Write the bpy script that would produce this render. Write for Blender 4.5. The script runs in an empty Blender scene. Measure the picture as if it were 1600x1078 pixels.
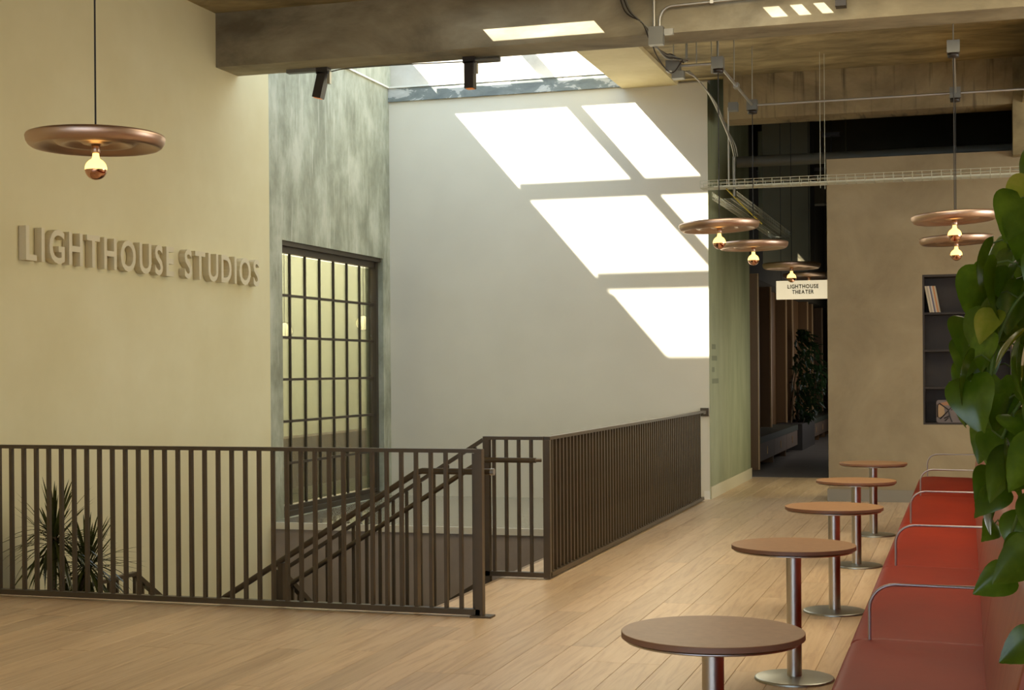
import bpy, math, random
from mathutils import Vector, Matrix
R = math.radians
PI = math.pi
rnd = random.Random(7)
scene = bpy.context.scene
C = scene.collection

# ------------------------------------------------------------------ camera
EYE = 1.57
cam_d = bpy.data.cameras.new('camera')
cam_d.sensor_fit = 'HORIZONTAL'
cam_d.sensor_width = 36.0
cam_d.lens = 2300 / 1600 * 36.0
cam_d.shift_y = 39.5 / 1600
cam_d.clip_start = 0.05
cam_d.clip_end = 200
cam = bpy.data.objects.new('camera', cam_d)
cam.matrix_world = (Matrix.Translation((0, 0, EYE)) @ Matrix.Rotation(R(17.15), 4, 'Z')
                    @ Matrix.Rotation(R(90), 4, 'X') @ Matrix.Rotation(R(-0.43), 4, 'Z'))
C.objects.link(cam)
scene.camera = cam

# ------------------------------------------------------------------ world, sun, daylight, added fill lamps
w = bpy.data.worlds.new('world')
scene.world = w
w.use_nodes = True
bg = w.node_tree.nodes['Background']
bg.inputs[0].default_value = (0.62, 0.79, 1.0, 1)
bg.inputs[1].default_value = 7.4

SUN = Vector((0.864 * 0.964, 1.0, -0.964)).normalized()
sun_d = bpy.data.lights.new('sun', 'SUN')
sun_d.energy = 33.0
sun_d.angle = R(0.55)
sun_d.color = (1.0, 0.95, 0.83)
sun = bpy.data.objects.new('sun', sun_d)
sun.rotation_euler = SUN.to_track_quat('-Z', 'Y').to_euler()
sun.location = (0, -10, 20)
C.objects.link(sun)


def area(name, loc, target, sx, sy, power, col):
    d = bpy.data.lights.new(name, 'AREA')
    d.shape = 'RECTANGLE'
    d.size, d.size_y = sx, sy
    d.energy = power
    d.color = col
    o = bpy.data.objects.new(name, d)
    o.location = loc
    o.rotation_euler = (Vector(target) - Vector(loc)).to_track_quat('-Z', 'Y').to_euler()
    C.objects.link(o)
    return o


# daylight from the lounge's right windows, plus an added fill lamp behind the viewer
area('window_daylight_right', (6.42, 13.4, 2.35), (0, 13.4, 2.35), 5.0, 2.9, 340, (1.0, 0.84, 0.56))
area('rear_fill', (-0.8, -5.42, 2.35), (-0.8, 0, 2.35), 10.5, 2.9, 30, (1.0, 0.82, 0.56))
# unseen fill lamps added over the seating and along the passage's right wall
area('lounge_fill', (-0.2, 10.3, 5.05), (-0.2, 10.3, 0), 4.8, 4.0, 390, (1.0, 0.88, 0.64))
area('passage_fill_near', (-1.53, 19.75, 1.15), (-4, 19.75, 1.15), 2.8, 1.9, 38, (1.0, 0.93, 0.70))
area('passage_fill_far', (-1.52, 30.0, 1.7), (-4, 30.0, 1.7), 8.0, 1.6, 85, (0.95, 0.92, 0.9))
# the neighbouring room behind the steel window
area('room_light', (-8.3, 19.6, 4.2), (-8.3, 19.6, 0), 1.6, 8.0, 680, (1.0, 0.95, 0.80))

scene.view_settings.view_transform = 'Standard'
scene.view_settings.look = 'None'
scene.view_settings.gamma = 1.0
scene.view_settings.use_curve_mapping = False
scene.view_settings.exposure = -0.68
try:
    scene.cycles.max_bounces = 10
    scene.cycles.diffuse_bounces = 6
    scene.cycles.glossy_bounces = 5
    scene.cycles.transparent_max_bounces = 12
    scene.cycles.sample_clamp_indirect = 6.0
    scene.cycles.use_denoising = True
    scene.cycles.caustics_reflective = False
    scene.cycles.caustics_refractive = False
except Exception:
    pass


# ------------------------------------------------------------------ materials
def srgb(r, g, b):
    f = lambda c: (c / 255 / 12.92) if c / 255 <= 0.04045 else ((c / 255 + 0.055) / 1.055) ** 2.4
    return (f(r), f(g), f(b), 1.0)


def mat(name, col, rough=0.6, metal=0.0, spec=0.5, coat=0.0):
    m = bpy.data.materials.new(name)
    m.use_nodes = True
    b = m.node_tree.nodes['Principled BSDF']
    b.inputs['Base Color'].default_value = col
    b.inputs['Roughness'].default_value = rough
    b.inputs['Metallic'].default_value = metal
    b.inputs['Specular IOR Level'].default_value = spec
    b.inputs['Coat Weight'].default_value = coat
    return m


def noisy(name, cols, scale=(1, 1, 1), nscale=2.0, detail=6, rough=0.7, bump=0.0, stops=None, distort=0.0,
          metal=0.0, spec=0.5, second=None, rand=0.0, bump_scale=None):
    """Principled with a noise colour ramp in object space, an optional second stain layer and bump."""
    m = mat(name, cols[0], rough, metal, spec)
    nt = m.node_tree
    N, L = nt.nodes, nt.links
    b = N['Principled BSDF']
    tc = N.new('ShaderNodeTexCoord')
    mp = N.new('ShaderNodeMapping')
    mp.inputs['Scale'].default_value = scale
    L.new(tc.outputs['Object'], mp.inputs['Vector'])
    no = N.new('ShaderNodeTexNoise')
    no.inputs['Scale'].default_value = nscale
    no.inputs['Detail'].default_value = detail
    no.inputs['Roughness'].default_value = 0.62
    no.inputs['Distortion'].default_value = distort
    L.new(mp.outputs['Vector'], no.inputs['Vector'])
    rp = N.new('ShaderNodeValToRGB')
    el = rp.color_ramp.elements
    n = len(cols)
    stops = stops or [0.3 + 0.4 * i / max(1, n - 1) for i in range(n)]
    while len(el) < n:
        el.new(0.5)
    for e, s, c in zip(el, stops, cols):
        e.position = s
        e.color = c
    L.new(no.outputs['Fac'], rp.inputs['Fac'])
    out = rp.outputs['Color']
    if second:
        col2, scale2, ns2, lo, hi, amt = second
        mp2 = N.new('ShaderNodeMapping')
        mp2.inputs['Scale'].default_value = scale2
        mp2.inputs['Location'].default_value = (3.1, 1.7, 5.3)
        L.new(tc.outputs['Object'], mp2.inputs['Vector'])
        n2 = N.new('ShaderNodeTexNoise')
        n2.inputs['Scale'].default_value = ns2
        n2.inputs['Detail'].default_value = 8
        L.new(mp2.outputs['Vector'], n2.inputs['Vector'])
        mr = N.new('ShaderNodeMapRange')
        mr.inputs['From Min'].default_value = lo
        mr.inputs['From Max'].default_value = hi
        mr.inputs['To Max'].default_value = amt
        L.new(n2.outputs['Fac'], mr.inputs['Value'])
        mx = N.new('ShaderNodeMix')
        mx.data_type = 'RGBA'
        mx.inputs['B'].default_value = col2
        L.new(mr.outputs['Result'], mx.inputs['Factor'])
        L.new(out, mx.inputs['A'])
        out = mx.outputs['Result']
    if rand:
        oi = N.new('ShaderNodeObjectInfo')
        mr3 = N.new('ShaderNodeMapRange')
        mr3.inputs['To Min'].default_value = 1 - rand
        mr3.inputs['To Max'].default_value = 1 + rand * 0.7
        L.new(oi.outputs['Random'], mr3.inputs['Value'])
        hs = N.new('ShaderNodeHueSaturation')
        L.new(mr3.outputs['Result'], hs.inputs['Value'])
        L.new(out, hs.inputs['Color'])
        out = hs.outputs['Color']
        # move the grain per object
        vm = N.new('ShaderNodeVectorMath')
        vm.operation = 'MULTIPLY_ADD'
        cx = N.new('ShaderNodeCombineXYZ')
        for k in range(3):
            L.new(oi.outputs['Random'], cx.inputs[k])
        L.new(cx.outputs[0], vm.inputs[0])
        vm.inputs[1].default_value = (37, 53, 11)
        L.new(tc.outputs['Object'], vm.inputs[2])
        L.new(vm.outputs[0], mp.inputs['Vector'])
    L.new(out, b.inputs['Base Color'])
    if bump:
        nb = no
        if bump_scale:
            nb = N.new('ShaderNodeTexNoise')
            nb.inputs['Scale'].default_value = bump_scale
            nb.inputs['Detail'].default_value = 8
            L.new(mp.outputs['Vector'], nb.inputs['Vector'])
        bp = N.new('ShaderNodeBump')
        bp.inputs['Strength'].default_value = bump
        bp.inputs['Distance'].default_value = 0.02
        L.new(nb.outputs['Fac'], bp.inputs['Height'])
        L.new(bp.outputs['Normal'], b.inputs['Normal'])
    return m


def emit(name, col, strength):
    m = mat(name, col, 0.4)
    b = m.node_tree.nodes['Principled BSDF']
    b.inputs['Emission Color'].default_value = col
    b.inputs['Emission Strength'].default_value = strength
    return m


def glass(name, col=(0.9, 0.95, 0.9, 1), refl=0.5):
    m = bpy.data.materials.new(name)
    m.use_nodes = True
    nt = m.node_tree
    N, L = nt.nodes, nt.links
    N.remove(N['Principled BSDF'])
    tr = N.new('ShaderNodeBsdfTransparent')
    tr.inputs[0].default_value = col
    gl = N.new('ShaderNodeBsdfGlossy')
    gl.inputs['Roughness'].default_value = 0.02
    fr = N.new('ShaderNodeFresnel')
    fr.inputs['IOR'].default_value = 1.45
    mu = N.new('ShaderNodeMath')
    mu.operation = 'MULTIPLY'
    mu.inputs[1].default_value = refl
    mx = N.new('ShaderNodeMixShader')
    L.new(fr.outputs[0], mu.inputs[0])
    L.new(mu.outputs[0], mx.inputs[0])
    L.new(tr.outputs[0], mx.inputs[1])
    L.new(gl.outputs[0], mx.inputs[2])
    L.new(mx.outputs[0], N['Material Output'].inputs['Surface'])
    return m


M = {}
M['plaster'] = noisy('cream_plaster', [srgb(208, 196, 150), srgb(216, 205, 160), srgb(224, 215, 174)], (1, .35, .35), 1.2, 5,
                     0.75, 0.06)
M['white_wall'] = noisy('white_wall_paint', [srgb(212, 205, 184), srgb(220, 213, 192)], (1, 1, 1), 0.8, 3, 0.7, 0.02)
M['concrete'] = noisy('grey_green_concrete', [srgb(130, 132, 111), srgb(152, 154, 132), srgb(168, 170, 148), srgb(190, 191, 170)], (1, 1.25, .7), 2.3, 13,
                      0.72, 0.2, stops=[.33, .46, .54, .68], distort=.15,
                      second=(srgb(204, 204, 184), (1, 7, .75), 2.0, .57, .7, .45), bump_scale=9)
M['beam_concrete'] = noisy('brown_stained_concrete', [srgb(108, 97, 74), srgb(144, 133, 106), srgb(174, 163, 134)], (.6, 1, 1.2), 1.3,
                           9, 0.78, 0.25, stops=[.33, .5, .7], distort=.4,
                           second=(srgb(84, 72, 52), (.8, 1, 1.6), 1.5, .52, .72, .6), bump_scale=9)
M['ceiling_concrete'] = noisy('board_formed_concrete', [srgb(100, 88, 58), srgb(142, 126, 88), srgb(182, 164, 120)], (.7, 1.3, 1), 1.5,
                              10, 0.8, 0.5, stops=[.33, .5, .68], distort=.45,
                              second=(srgb(74, 62, 40), (.6, 1.5, .5), 1.3, .5, .7, .65), bump_scale=7)
M['drip_concrete'] = noisy('drip_stained_concrete', [srgb(112, 96, 66), srgb(138, 120, 86), srgb(160, 142, 104)], (.7, 1, 1), 1.5, 10, 0.8, 0.4,
                           stops=[.33, .5, .68], distort=.6, second=(srgb(66, 54, 36), (9, 1, .7), 1.4, .54, .68, .7), bump_scale=7)
M['soffit_paint'] = noisy('yellowed_soffit_paint', [srgb(196, 180, 132), srgb(212, 198, 152)], (1, 1, 1), 2, 6, 0.7, 0.06)
M['peeling'] = noisy('peeling_grey_paint', [srgb(108, 114, 110), srgb(128, 134, 128), srgb(184, 184, 176), srgb(198, 198, 190)],
                     (1, 1, 2.2), 3.2, 10, 0.7, 0.4, stops=[.35, .535, .55, .7], distort=.5)
M['upper_concrete'] = noisy('pale_upper_concrete', [srgb(176, 168, 152), srgb(196, 188, 172), srgb(206, 200, 186)], (1, 1, 1), 2.4, 8, 0.75, 0.12)
M['grey_plaster'] = noisy('taupe_plaster', [srgb(134, 117, 88), srgb(152, 135, 103), srgb(166, 149, 116)], (.9, 1, .8), 1.3, 8, 0.7, 0.08,
                          distort=.5)
M['green_wall'] = noisy('pale_green_plaster', [srgb(122, 128, 94), srgb(140, 144, 110), srgb(156, 158, 124)], (1, 1.2, .4), 1.5, 6, 0.65, 0.06)
M['white_trim'] = mat('white_trim_paint', srgb(226, 222, 208), 0.5)
M['cream_trim'] = mat('cream_baseboard_paint', srgb(206, 198, 168), 0.5)
M['grey_trim'] = mat('taupe_baseboard_paint', srgb(140, 132, 116), 0.5)
M['fascia'] = noisy('dark_stair_fascia', [srgb(150, 138, 130), srgb(160, 148, 139), srgb(170, 157, 147)], (1, 1, 1), 2.0, 6, 0.6, 0.03)
M['dark_tread'] = noisy('dark_stair_tread', [srgb(56, 50, 46), srgb(70, 62, 57)], (1, 1, 1), 6, 5, 0.75)
M['platform'] = noisy('polished_pale_concrete', [srgb(150, 142, 122), srgb(158, 150, 130)], (1, 1, 1), 1.2, 5, 0.03, 0.0, spec=1.0)
M['oak'] = noisy('light_oak', [srgb(194, 160, 124), srgb(216, 186, 148), srgb(226, 198, 164)], (7, .45, 7), 2.4, 9, 0.36, 0.06,
                 stops=[.3, .5, .72], distort=1.4, rand=.12, second=(srgb(168, 130, 90), (5, 1.6, 5), 2.2, .64, .78, .5))
M['subfloor'] = mat('floor_gap_dark', srgb(128, 98, 66), 0.8)
M['nosing'] = mat('oak_nosing', srgb(150, 124, 92), 0.5)
M['corridor_floor'] = noisy('dark_corridor_floor', [srgb(92, 84, 76), srgb(106, 98, 90)], (1, 1, 1), 2, 4, 0.5)
M['bronze'] = noisy('dark_bronze_paint', [srgb(80, 68, 50), srgb(90, 77, 57)], (1, 1, 1), 4, 3, 0.38, 0, metal=.25)
M['steel'] = mat('brushed_steel', srgb(196, 192, 186), 0.28, 1.0)
M['steel_dull'] = mat('dull_steel_base', srgb(168, 168, 158), 0.36, 1.0)
M['table_top'] = noisy('brown_linoleum_top', [srgb(158, 116, 78), srgb(170, 126, 86)], (1, 1, 1), 30, 4, 0.42)
M['table_edge'] = mat('table_edge_brown', srgb(132, 94, 70), 0.5)
M['leather'] = noisy('red_leather', [srgb(128, 31, 10), srgb(138, 35, 12), srgb(148, 41, 15)], (1, .5, 1), 2.0, 6, 0.5, 0.12, spec=.18, bump_scale=5)
M['leather_back'] = noisy('red_brown_leather', [srgb(146, 70, 48), srgb(162, 82, 58)], (1, 3.0, .4), 2.6, 5, 0.34, 0.16)
M['arm_metal'] = mat('pale_painted_tube', srgb(176, 168, 168), 0.34, 0.6)
M['copper'] = noisy('spun_copper', [srgb(192, 162, 142), srgb(206, 178, 158)], (1, 1, 1), 1.5, 3, 0.4, 0, metal=1.0)
M['mirror_copper'] = mat('mirrored_bulb_copper', srgb(216, 166, 140), 0.06, 1.0)
M['bulb'] = emit('glowing_bulb_glass', (1.0, 0.60, 0.17, 1), 4.5)
M['black'] = mat('black_cord', srgb(30, 26, 22), 0.6)
M['black_metal'] = mat('black_metal', srgb(44, 36, 30), 0.45)
M['white_letter'] = mat('letter_paint', srgb(214, 202, 168), 0.6)
M['conduit'] = mat('galvanised_conduit', srgb(176, 172, 160), 0.35, .7)
M['box_grey'] = mat('junction_box_grey', srgb(128, 126, 116), 0.45, .5)
M['wire'] = mat('zinc_wire', srgb(206, 204, 180), 0.4, .2)
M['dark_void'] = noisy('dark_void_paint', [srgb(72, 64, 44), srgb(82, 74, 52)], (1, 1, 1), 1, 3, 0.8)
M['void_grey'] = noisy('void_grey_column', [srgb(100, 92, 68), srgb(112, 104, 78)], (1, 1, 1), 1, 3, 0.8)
M['void_pipe'] = mat('grey_pipe', srgb(118, 112, 94), 0.5)
M['void_panel'] = mat('lit_patch_beige', srgb(176, 170, 130), 0.6)  # pale tone stands for a lit patch of wall
M['walnut'] = noisy('brown_wood_panel', [srgb(96, 66, 30), srgb(112, 78, 37)], (1, 4, .3), 2, 6, 0.5)
M['pale_edge'] = mat('pale_panel_edge', srgb(196, 160, 112), 0.5)
M['bench_green'] = mat('dark_green_cushion', srgb(62, 66, 52), 0.5)
M['bench_base'] = mat('bench_drawer_brown', srgb(108, 90, 74), 0.55)
M['niche'] = noisy('dark_wood_niche', [srgb(42, 33, 25), srgb(52, 41, 31)], (3, 1, .6), 2, 5, 0.6)
M['frame_dark'] = mat('window_steel_bronze', srgb(66, 56, 42), 0.45, .2)
M['pane'] = glass('window_glass', (.93, .96, .9, 1), .8)
M['room_wall'] = mat('pale_yellow_room_wall', srgb(222, 218, 194), 0.8)
M['room_floor'] = mat('grey_room_floor', srgb(120, 112, 104), 0.5)
M['room_brown'] = mat('taupe_bench_panel', srgb(120, 100, 86), 0.6)
M['globe'] = emit('globe_lamp_glass', (1.0, .86, .5, 1), 5.0)
M['sign_face'] = emit('lit_sign_face', (1.0, .86, .58, 1), .9)
M['ink'] = mat('black_lettering', srgb(26, 24, 20), 0.6)
M['mark'] = mat('dark_green_marking', srgb(92, 98, 66), 0.6)
M['yellow_cable'] = mat('yellow_cable', srgb(190, 170, 40), 0.5)
M['terracotta'] = mat('dark_plant_pot', srgb(58, 52, 46), 0.6)
M['soil'] = mat('soil', srgb(44, 32, 22), 0.9)
M['bark'] = noisy('plant_bark', [srgb(84, 66, 44), srgb(108, 88, 60)], (1, 1, 4), 8, 5, 0.8, .3)
M['case_grey'] = mat('case_taupe', srgb(116, 102, 94), 0.5)
M['case_tan'] = mat('case_tan', srgb(168, 136, 96), 0.5)
M['case_orange'] = mat('case_orange', srgb(158, 110, 72), 0.5)


def leaf_material(name, a, b_, c):
    m = noisy(name, [a, b_, c], (1, 1, 1), 9, 4, 0.24, 0.0, rand=.25)
    bs = m.node_tree.nodes['Principled BSDF']
    # leaves let some light through
    tr = m.node_tree.nodes.new('ShaderNodeBsdfTranslucent')
    tr.inputs[0].default_value = b_
    mx = m.node_tree.nodes.new('ShaderNodeMixShader')
    mx.inputs[0].default_value = .38
    m.node_tree.links.new(bs.outputs[0], mx.inputs[1])
    m.node_tree.links.new(tr.outputs[0], mx.inputs[2])
    m.node_tree.links.new(mx.outputs[0], m.node_tree.nodes['Material Output'].inputs['Surface'])
    return m


M['pothos'] = leaf_material('pothos_leaf', srgb(54, 78, 12), srgb(76, 102, 18), srgb(106, 130, 34))
M['pothos_yellow'] = leaf_material('pothos_leaf_yellowing', srgb(110, 124, 30), srgb(138, 146, 44), srgb(170, 160, 70))
M['vine'] = mat('vine_stem', srgb(84, 104, 44), 0.5)
M['dracaena'] = leaf_material('dracaena_leaf', srgb(46, 52, 22), srgb(62, 66, 30), srgb(82, 84, 40))
M['fig_leaf'] = leaf_material('dark_glossy_leaf', srgb(28, 44, 22), srgb(38, 56, 28), srgb(50, 70, 38))


# ------------------------------------------------------------------ geometry helpers
class MB:
    def __init__(s):
        s.v, s.f, s.sm = [], [], []

    def add(s, vs, fs, smooth=False):
        o = len(s.v)
        s.v += [tuple(p) for p in vs]
        for f in fs:
            s.f.append(tuple(i + o for i in f))
            s.sm.append(smooth)
        return s

    def box(s, x0, x1, y0, y1, z0, z1):
        x0, x1 = min(x0, x1), max(x0, x1)
        y0, y1 = min(y0, y1), max(y0, y1)
        z0, z1 = min(z0, z1), max(z0, z1)
        return s.add([(x0, y0, z0), (x1, y0, z0), (x1, y1, z0), (x0, y1, z0), (x0, y0, z1), (x1, y0, z1), (x1, y1, z1), (x0, y1, z1)],
                     [(0, 3, 2, 1), (4, 5, 6, 7), (0, 1, 5, 4), (1, 2, 6, 5), (2, 3, 7, 6), (3, 0, 4, 7)])

    def prism(s, poly, axis, a, b):
        """poly: list of 2D points; extruded along axis ('x','y','z') from a to b."""
        n = len(poly)

        def P(p, t):
            if axis == 'x': return (t, p[0], p[1])
            if axis == 'y': return (p[0], t, p[1])
            return (p[0], p[1], t)
        vs = [P(p, a) for p in poly] + [P(p, b) for p in poly]
        fs = [tuple(range(n)), tuple(range(2 * n - 1, n - 1, -1))]
        fs += [(i, i + n, (i + 1) % n + n, (i + 1) % n) for i in range(n)]
        return s.add(vs, fs)

    def bar(s, p, q, wid, hei, up=(0, 0, 1)):
        p, q = Vector(p), Vector(q)
        d = (q - p).normalized()
        up = Vector(up)
        if abs(d.dot(up)) > .999: up = Vector((0, 1, 0))
        sd = d.cross(up).normalized()
        u2 = sd.cross(d).normalized()
        vs = []
        for c in (p, q):
            for a, b in ((-1, -1), (1, -1), (1, 1), (-1, 1)):
                vs.append(c + sd * a * wid / 2 + u2 * b * hei / 2)
        return s.add(vs, [(3, 2, 1, 0), (4, 5, 6, 7), (0, 1, 5, 4), (1, 2, 6, 5), (2, 3, 7, 6), (3, 0, 4, 7)])

    def tube(s, pts, r, seg=8, cap=True):
        pts = [Vector(p) for p in pts]
        n = len(pts)
        rr = r if isinstance(r, (list, tuple)) else [r] * n
        rings = []
        ref = None
        for i, p in enumerate(pts):
            d = (pts[min(i + 1, n - 1)] - pts[max(i - 1, 0)]).normalized()
            if ref is None:
                ref = Vector((0, 0, 1)) if abs(d.z) < .9 else Vector((1, 0, 0))
            a = d.cross(ref)
            if a.length < 1e-4: a = d.cross(Vector((0, 1, 0)))
            a.normalize()
            b = d.cross(a).normalized()
            ref = a.cross(d).normalized() if False else ref
            rings.append([p + (a * math.cos(2 * PI * k / seg) + b * math.sin(2 * PI * k / seg)) * rr[i] for k in range(seg)])
        vs = [v for ring in rings for v in ring]
        fs = []
        for i in range(n - 1):
            for k in range(seg):
                k2 = (k + 1) % seg
                fs.append((i * seg + k, i * seg + k2, (i + 1) * seg + k2, (i + 1) * seg + k))
        s.add(vs, fs, True)
        if cap:
            s.add(rings[0], [tuple(range(seg - 1, -1, -1))])
            s.add(rings[-1], [tuple(range(seg))])
        return s

    def lathe(s, prof, seg=32, c=(0, 0, 0), closed=False):
        """prof: list of (r, z); revolved about z."""
        n = len(prof)
        vs = []
        for r, z in prof:
            for k in range(seg):
                a = 2 * PI * k / seg
                vs.append((c[0] + r * math.cos(a), c[1] + r * math.sin(a), c[2] + z))
        fs = []
        for i in range(n - 1 if not closed else n):
            j = (i + 1) % n
            for k in range(seg):
                k2 = (k + 1) % seg
                fs.append((i * seg + k, i * seg + k2, j * seg + k2, j * seg + k))
        return s.add(vs, fs, True)

    def mesh(s, name, material):
        me = bpy.data.meshes.new(name)
        me.from_pydata(s.v, [], s.f)
        me.polygons.foreach_set('use_smooth', s.sm)
        me.materials.append(material)
        me.update()
        return me

    def build(s, name, material, parent=None, kind=None, loc=None):
        return place(name, s.mesh(name, material), parent, kind, loc)


def place(name, me, parent=None, kind=None, loc=None, mw=None):
    o = bpy.data.objects.new(name, me)
    C.objects.link(o)
    if parent: o.parent = parent
    if kind: o['kind'] = kind
    if loc is not None: o.location = loc
    if mw is not None: o.matrix_local = mw
    return o


def tag(o, label, cat, group=None):
    o['label'] = label
    o['category'] = cat
    if group: o['group'] = group
    return o


def thing(name, label, cat, loc=(0, 0, 0), rz=0.0, group=None):
    o = bpy.data.objects.new(name, None)
    C.objects.link(o)
    o.location = loc
    o.rotation_euler = (0, 0, rz)
    o.empty_display_size = .1
    return tag(o, label, cat, group)


def dup(root, loc, label, rz=None):
    r = root.copy()
    C.objects.link(r)
    r.location = loc
    if rz is not None: r.rotation_euler = (0, 0, rz)
    r['label'] = label
    for ch in list(root.children):
        c = ch.copy()
        C.objects.link(c)
        c.parent = r
        for g in list(ch.children):
            d = g.copy()
            C.objects.link(d)
            d.parent = c
    return r


def smooth_bevel(o, width=.01, seg=2):
    m = o.modifiers.new('bevel', 'BEVEL')
    m.width = width
    m.segments = seg
    m.limit_method = 'ANGLE'
    return o


def struct(name, mb, material, parent=None):
    return mb.build(name, material, parent, None if parent else 'structure')


def B(*a):
    return MB().box(*a)


# ------------------------------------------------------------------ the setting
XW = -7.03        # sign wall plane
XC = -7.06        # concrete wall plane
YB = 17.6         # rear wall plane
SOF = 4.57        # underside of the big beam
CEIL = 5.1

# lower level and stair well
struct('floor_lower', B(-7.03, -2.6, 8.7, 14.2, -3.45, -3.25), M['fascia'])
struct('wall_well_front', B(-7.03, -3.0, 8.6, 8.96, -3.25, -.31), M['fascia'])
struct('wall_well_right', B(-3.34, -3.1, 8.97, 14.13, -3.25, -.03), M['fascia'])
fas = struct('wall_well_rear', B(-7.03, -3.1, 14.13, 14.4, -3.25, -.021), M['fascia'])
B(-7.0, -3.37, 14.1, 14.13, -.085, -.015).build('cap_trim', M['white_trim'], fas)
struct('floor_platform', B(-7.06, -3.37, 14.131, YB, -.3, -.02), M['platform'])
# stairs: first flight down towards the sign wall, landing, second flight away from the viewer
RI, TR = .171, .276
st = struct('stairs_upper', B(-3.40, -3.34, 8.97, 10.62, -.171 - 3.0, -.035), M['dark_tread'])
for i in range(6):
    x1 = -3.40 - TR * i
    t = B(x1 - TR, x1 + .02, 8.97, 10.62, -RI * (i + 1) - .06, -RI * (i + 1)).build('tread', M['dark_tread'], st)
    B(x1 - .012, x1, 8.97, 10.62, -RI * (i + 1), -RI * i - .03).build('riser', M['fascia'], st)
ZL = -RI * 7
struct('floor_landing', B(-7.03, -5.03, 8.97, 10.66, ZL - .16, ZL), M['dark_tread'])
st2 = struct('stairs_lower', B(-6.45, -5.2, 10.66, 10.70, ZL - .3, ZL - .02), M['dark_tread'])
for i in range(11):
    y0 = 10.68 + TR * i
    B(-6.45, -5.2, y0, y0 + TR + .02, ZL - RI * (i + 1) - .06, ZL - RI * (i + 1)).build('tread', M['dark_tread'], st2)
    B(-6.45, -5.2, y0, y0 + .012, ZL - RI * (i + 1), ZL - RI * i - .06).build('riser', M['fascia'], st2)

# main floor: sub floor slabs and oak planks
floor = bpy.data.objects.new('floor', None)
C.objects.link(floor)
floor['kind'] = 'structure'
B(-7.03, 6.4, -5.4, 8.97, -.3, -.016).build('slab', M['subfloor'], floor)
B(-3.36, 6.4, 8.97, 21.4, -.3, -.016).build('slab', M['subfloor'], floor)
B(-3.39, -3.36, 8.975, YB, -.09, .0).build('nosing', M['nosing'], floor)
B(-7.03, -3.36, 8.955, 8.972, -.3, -.002).build('edge_strip', M['nosing'], floor)
PW, PL = .2, 2.05


def plank_mesh(ln):
    b = .001
    g = .0011
    mb = MB()
    x0, x1, y0, y1 = g, PW - g, g, ln - g
    vs = [(x0, y0, -.016), (x1, y0, -.016), (x1, y1, -.016), (x0, y1, -.016),
          (x0, y0, -b), (x1, y0, -b), (x1, y1, -b), (x0, y1, -b),
          (x0 + b, y0 + b, 0), (x1 - b, y0 + b, 0), (x1 - b, y1 - b, 0), (x0 + b, y1 - b, 0)]
    fs = [(8, 9, 10, 11)]
    for a in (0, 4):
        for k in range(4):
            k2 = (k + 1) % 4
            fs.append((a + k, a + k2, a + 4 + k2, a + 4 + k))
    return mb.add(vs, fs).mesh('plank', M['oak'])


PMESH = {}


def plank(x, y, ln):
    k = round(ln, 2)
    if k not in PMESH: PMESH[k] = plank_mesh(k)
    place('plank', PMESH[k], floor, None, (x, y, 0))


def run(x, ya, yb):
    y = ya
    first = True
    while y < yb - .02:
        ln = rnd.choice([.75, 1.2, 1.65, 2.05]) if first else rnd.choice([1.65, 2.05, 2.05])
        ln = min(ln, yb - y)
        if yb - y - ln < .4: ln = yb - y
        plank(x, y, ln)
        y += ln
        first = False


for i in range(18):                      # left of the stairs' near edge
    run(-3.36 - PW * (i + 1), 5.0 + (i % 3) * .2, 8.97)
for i in range(22):                      # main run
    run(-3.36 + PW * i, 4.4, YB + (.1 if i > 9 else 0) if i > 9 else 21.4) if i != 0 else run(-3.36, 4.4, YB)
# the rest of the floor, out of view or hidden
floor_rest = MB()
floor_rest.box(-7.03, 6.4, -5.4, 4.4, -.016, -.001)
floor_rest.box(1.04, 6.4, 4.4, 17.7, -.016, -.001)
floor_rest.box(-7.03, -3.36, 4.4, 5.0, -.016, -.002)
floor_rest.build('floor_boards_hidden', M['oak'], floor)
struct('floor_corridor', B(-4.2, 3.0, 21.4, 42, -.3, -.001), M['corridor_floor'])

# left wall with the big letters
struct('wall_left', B(XW - .25, XW, -5.4, 14.12, -3.3, 5.86), M['plaster'])
# concrete wall with the window opening
WY0, WY1, WZ0, WZ1 = 14.48, 17.36, -.015, 3.0
cw = MB()
cw.box(XC - .24, XC, 14.12, WY0, -3.3, 5.86)
cw.box(XC - .24, XC, WY1, YB + .25, -3.3, 5.86)
cw.box(XC - .24, XC, WY0, WY1, WZ1, 5.86)
cw.box(XC - .24, XC, WY0, WY1, -3.3, WZ0)
struct('wall_concrete', cw, M['concrete'])
# rear wall
rw = struct('wall_rear', B(XC, -2.95, YB, YB + .2, -.3, 5.02), M['white_wall'])
struct('wall_rear_upper', B(XC, -2.95, YB + .06, YB + .25, 5.02, 6.05), M['upper_concrete'])
lt = struct('trim_1', B(XC, -4.0, YB - .03, YB + .06, 5.02, 5.19), M['peeling'])
B(XC, -4.0, YB - .045, YB + .06, 5.19, 5.212).build('edge_strip', M['white_trim'], lt)
struct('trim_2', B(XC, XC + .022, 13.45, YB - .03, 5.19, 5.212), M['white_trim'])
# green wall of the passage
struct('wall_green', B(-3.2, -2.95, YB + .2, 21.1, -.02, 5.6), M['green_wall'])
struct('wall_rear_end', B(-2.951, -2.949, YB, YB + .2, 0, 5.02), M['green_wall'])
struct('baseboard_green', MB().box(-2.95, -2.935, YB + .02, 21.12, 0, .15).box(-3.0, -2.935, 21.1, 21.115, 0, .15), M['cream_trim'])
struct('baseboard_rear', B(-3.02, -2.95, YB - .012, YB, 0, .1), M['white_trim'])

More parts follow.
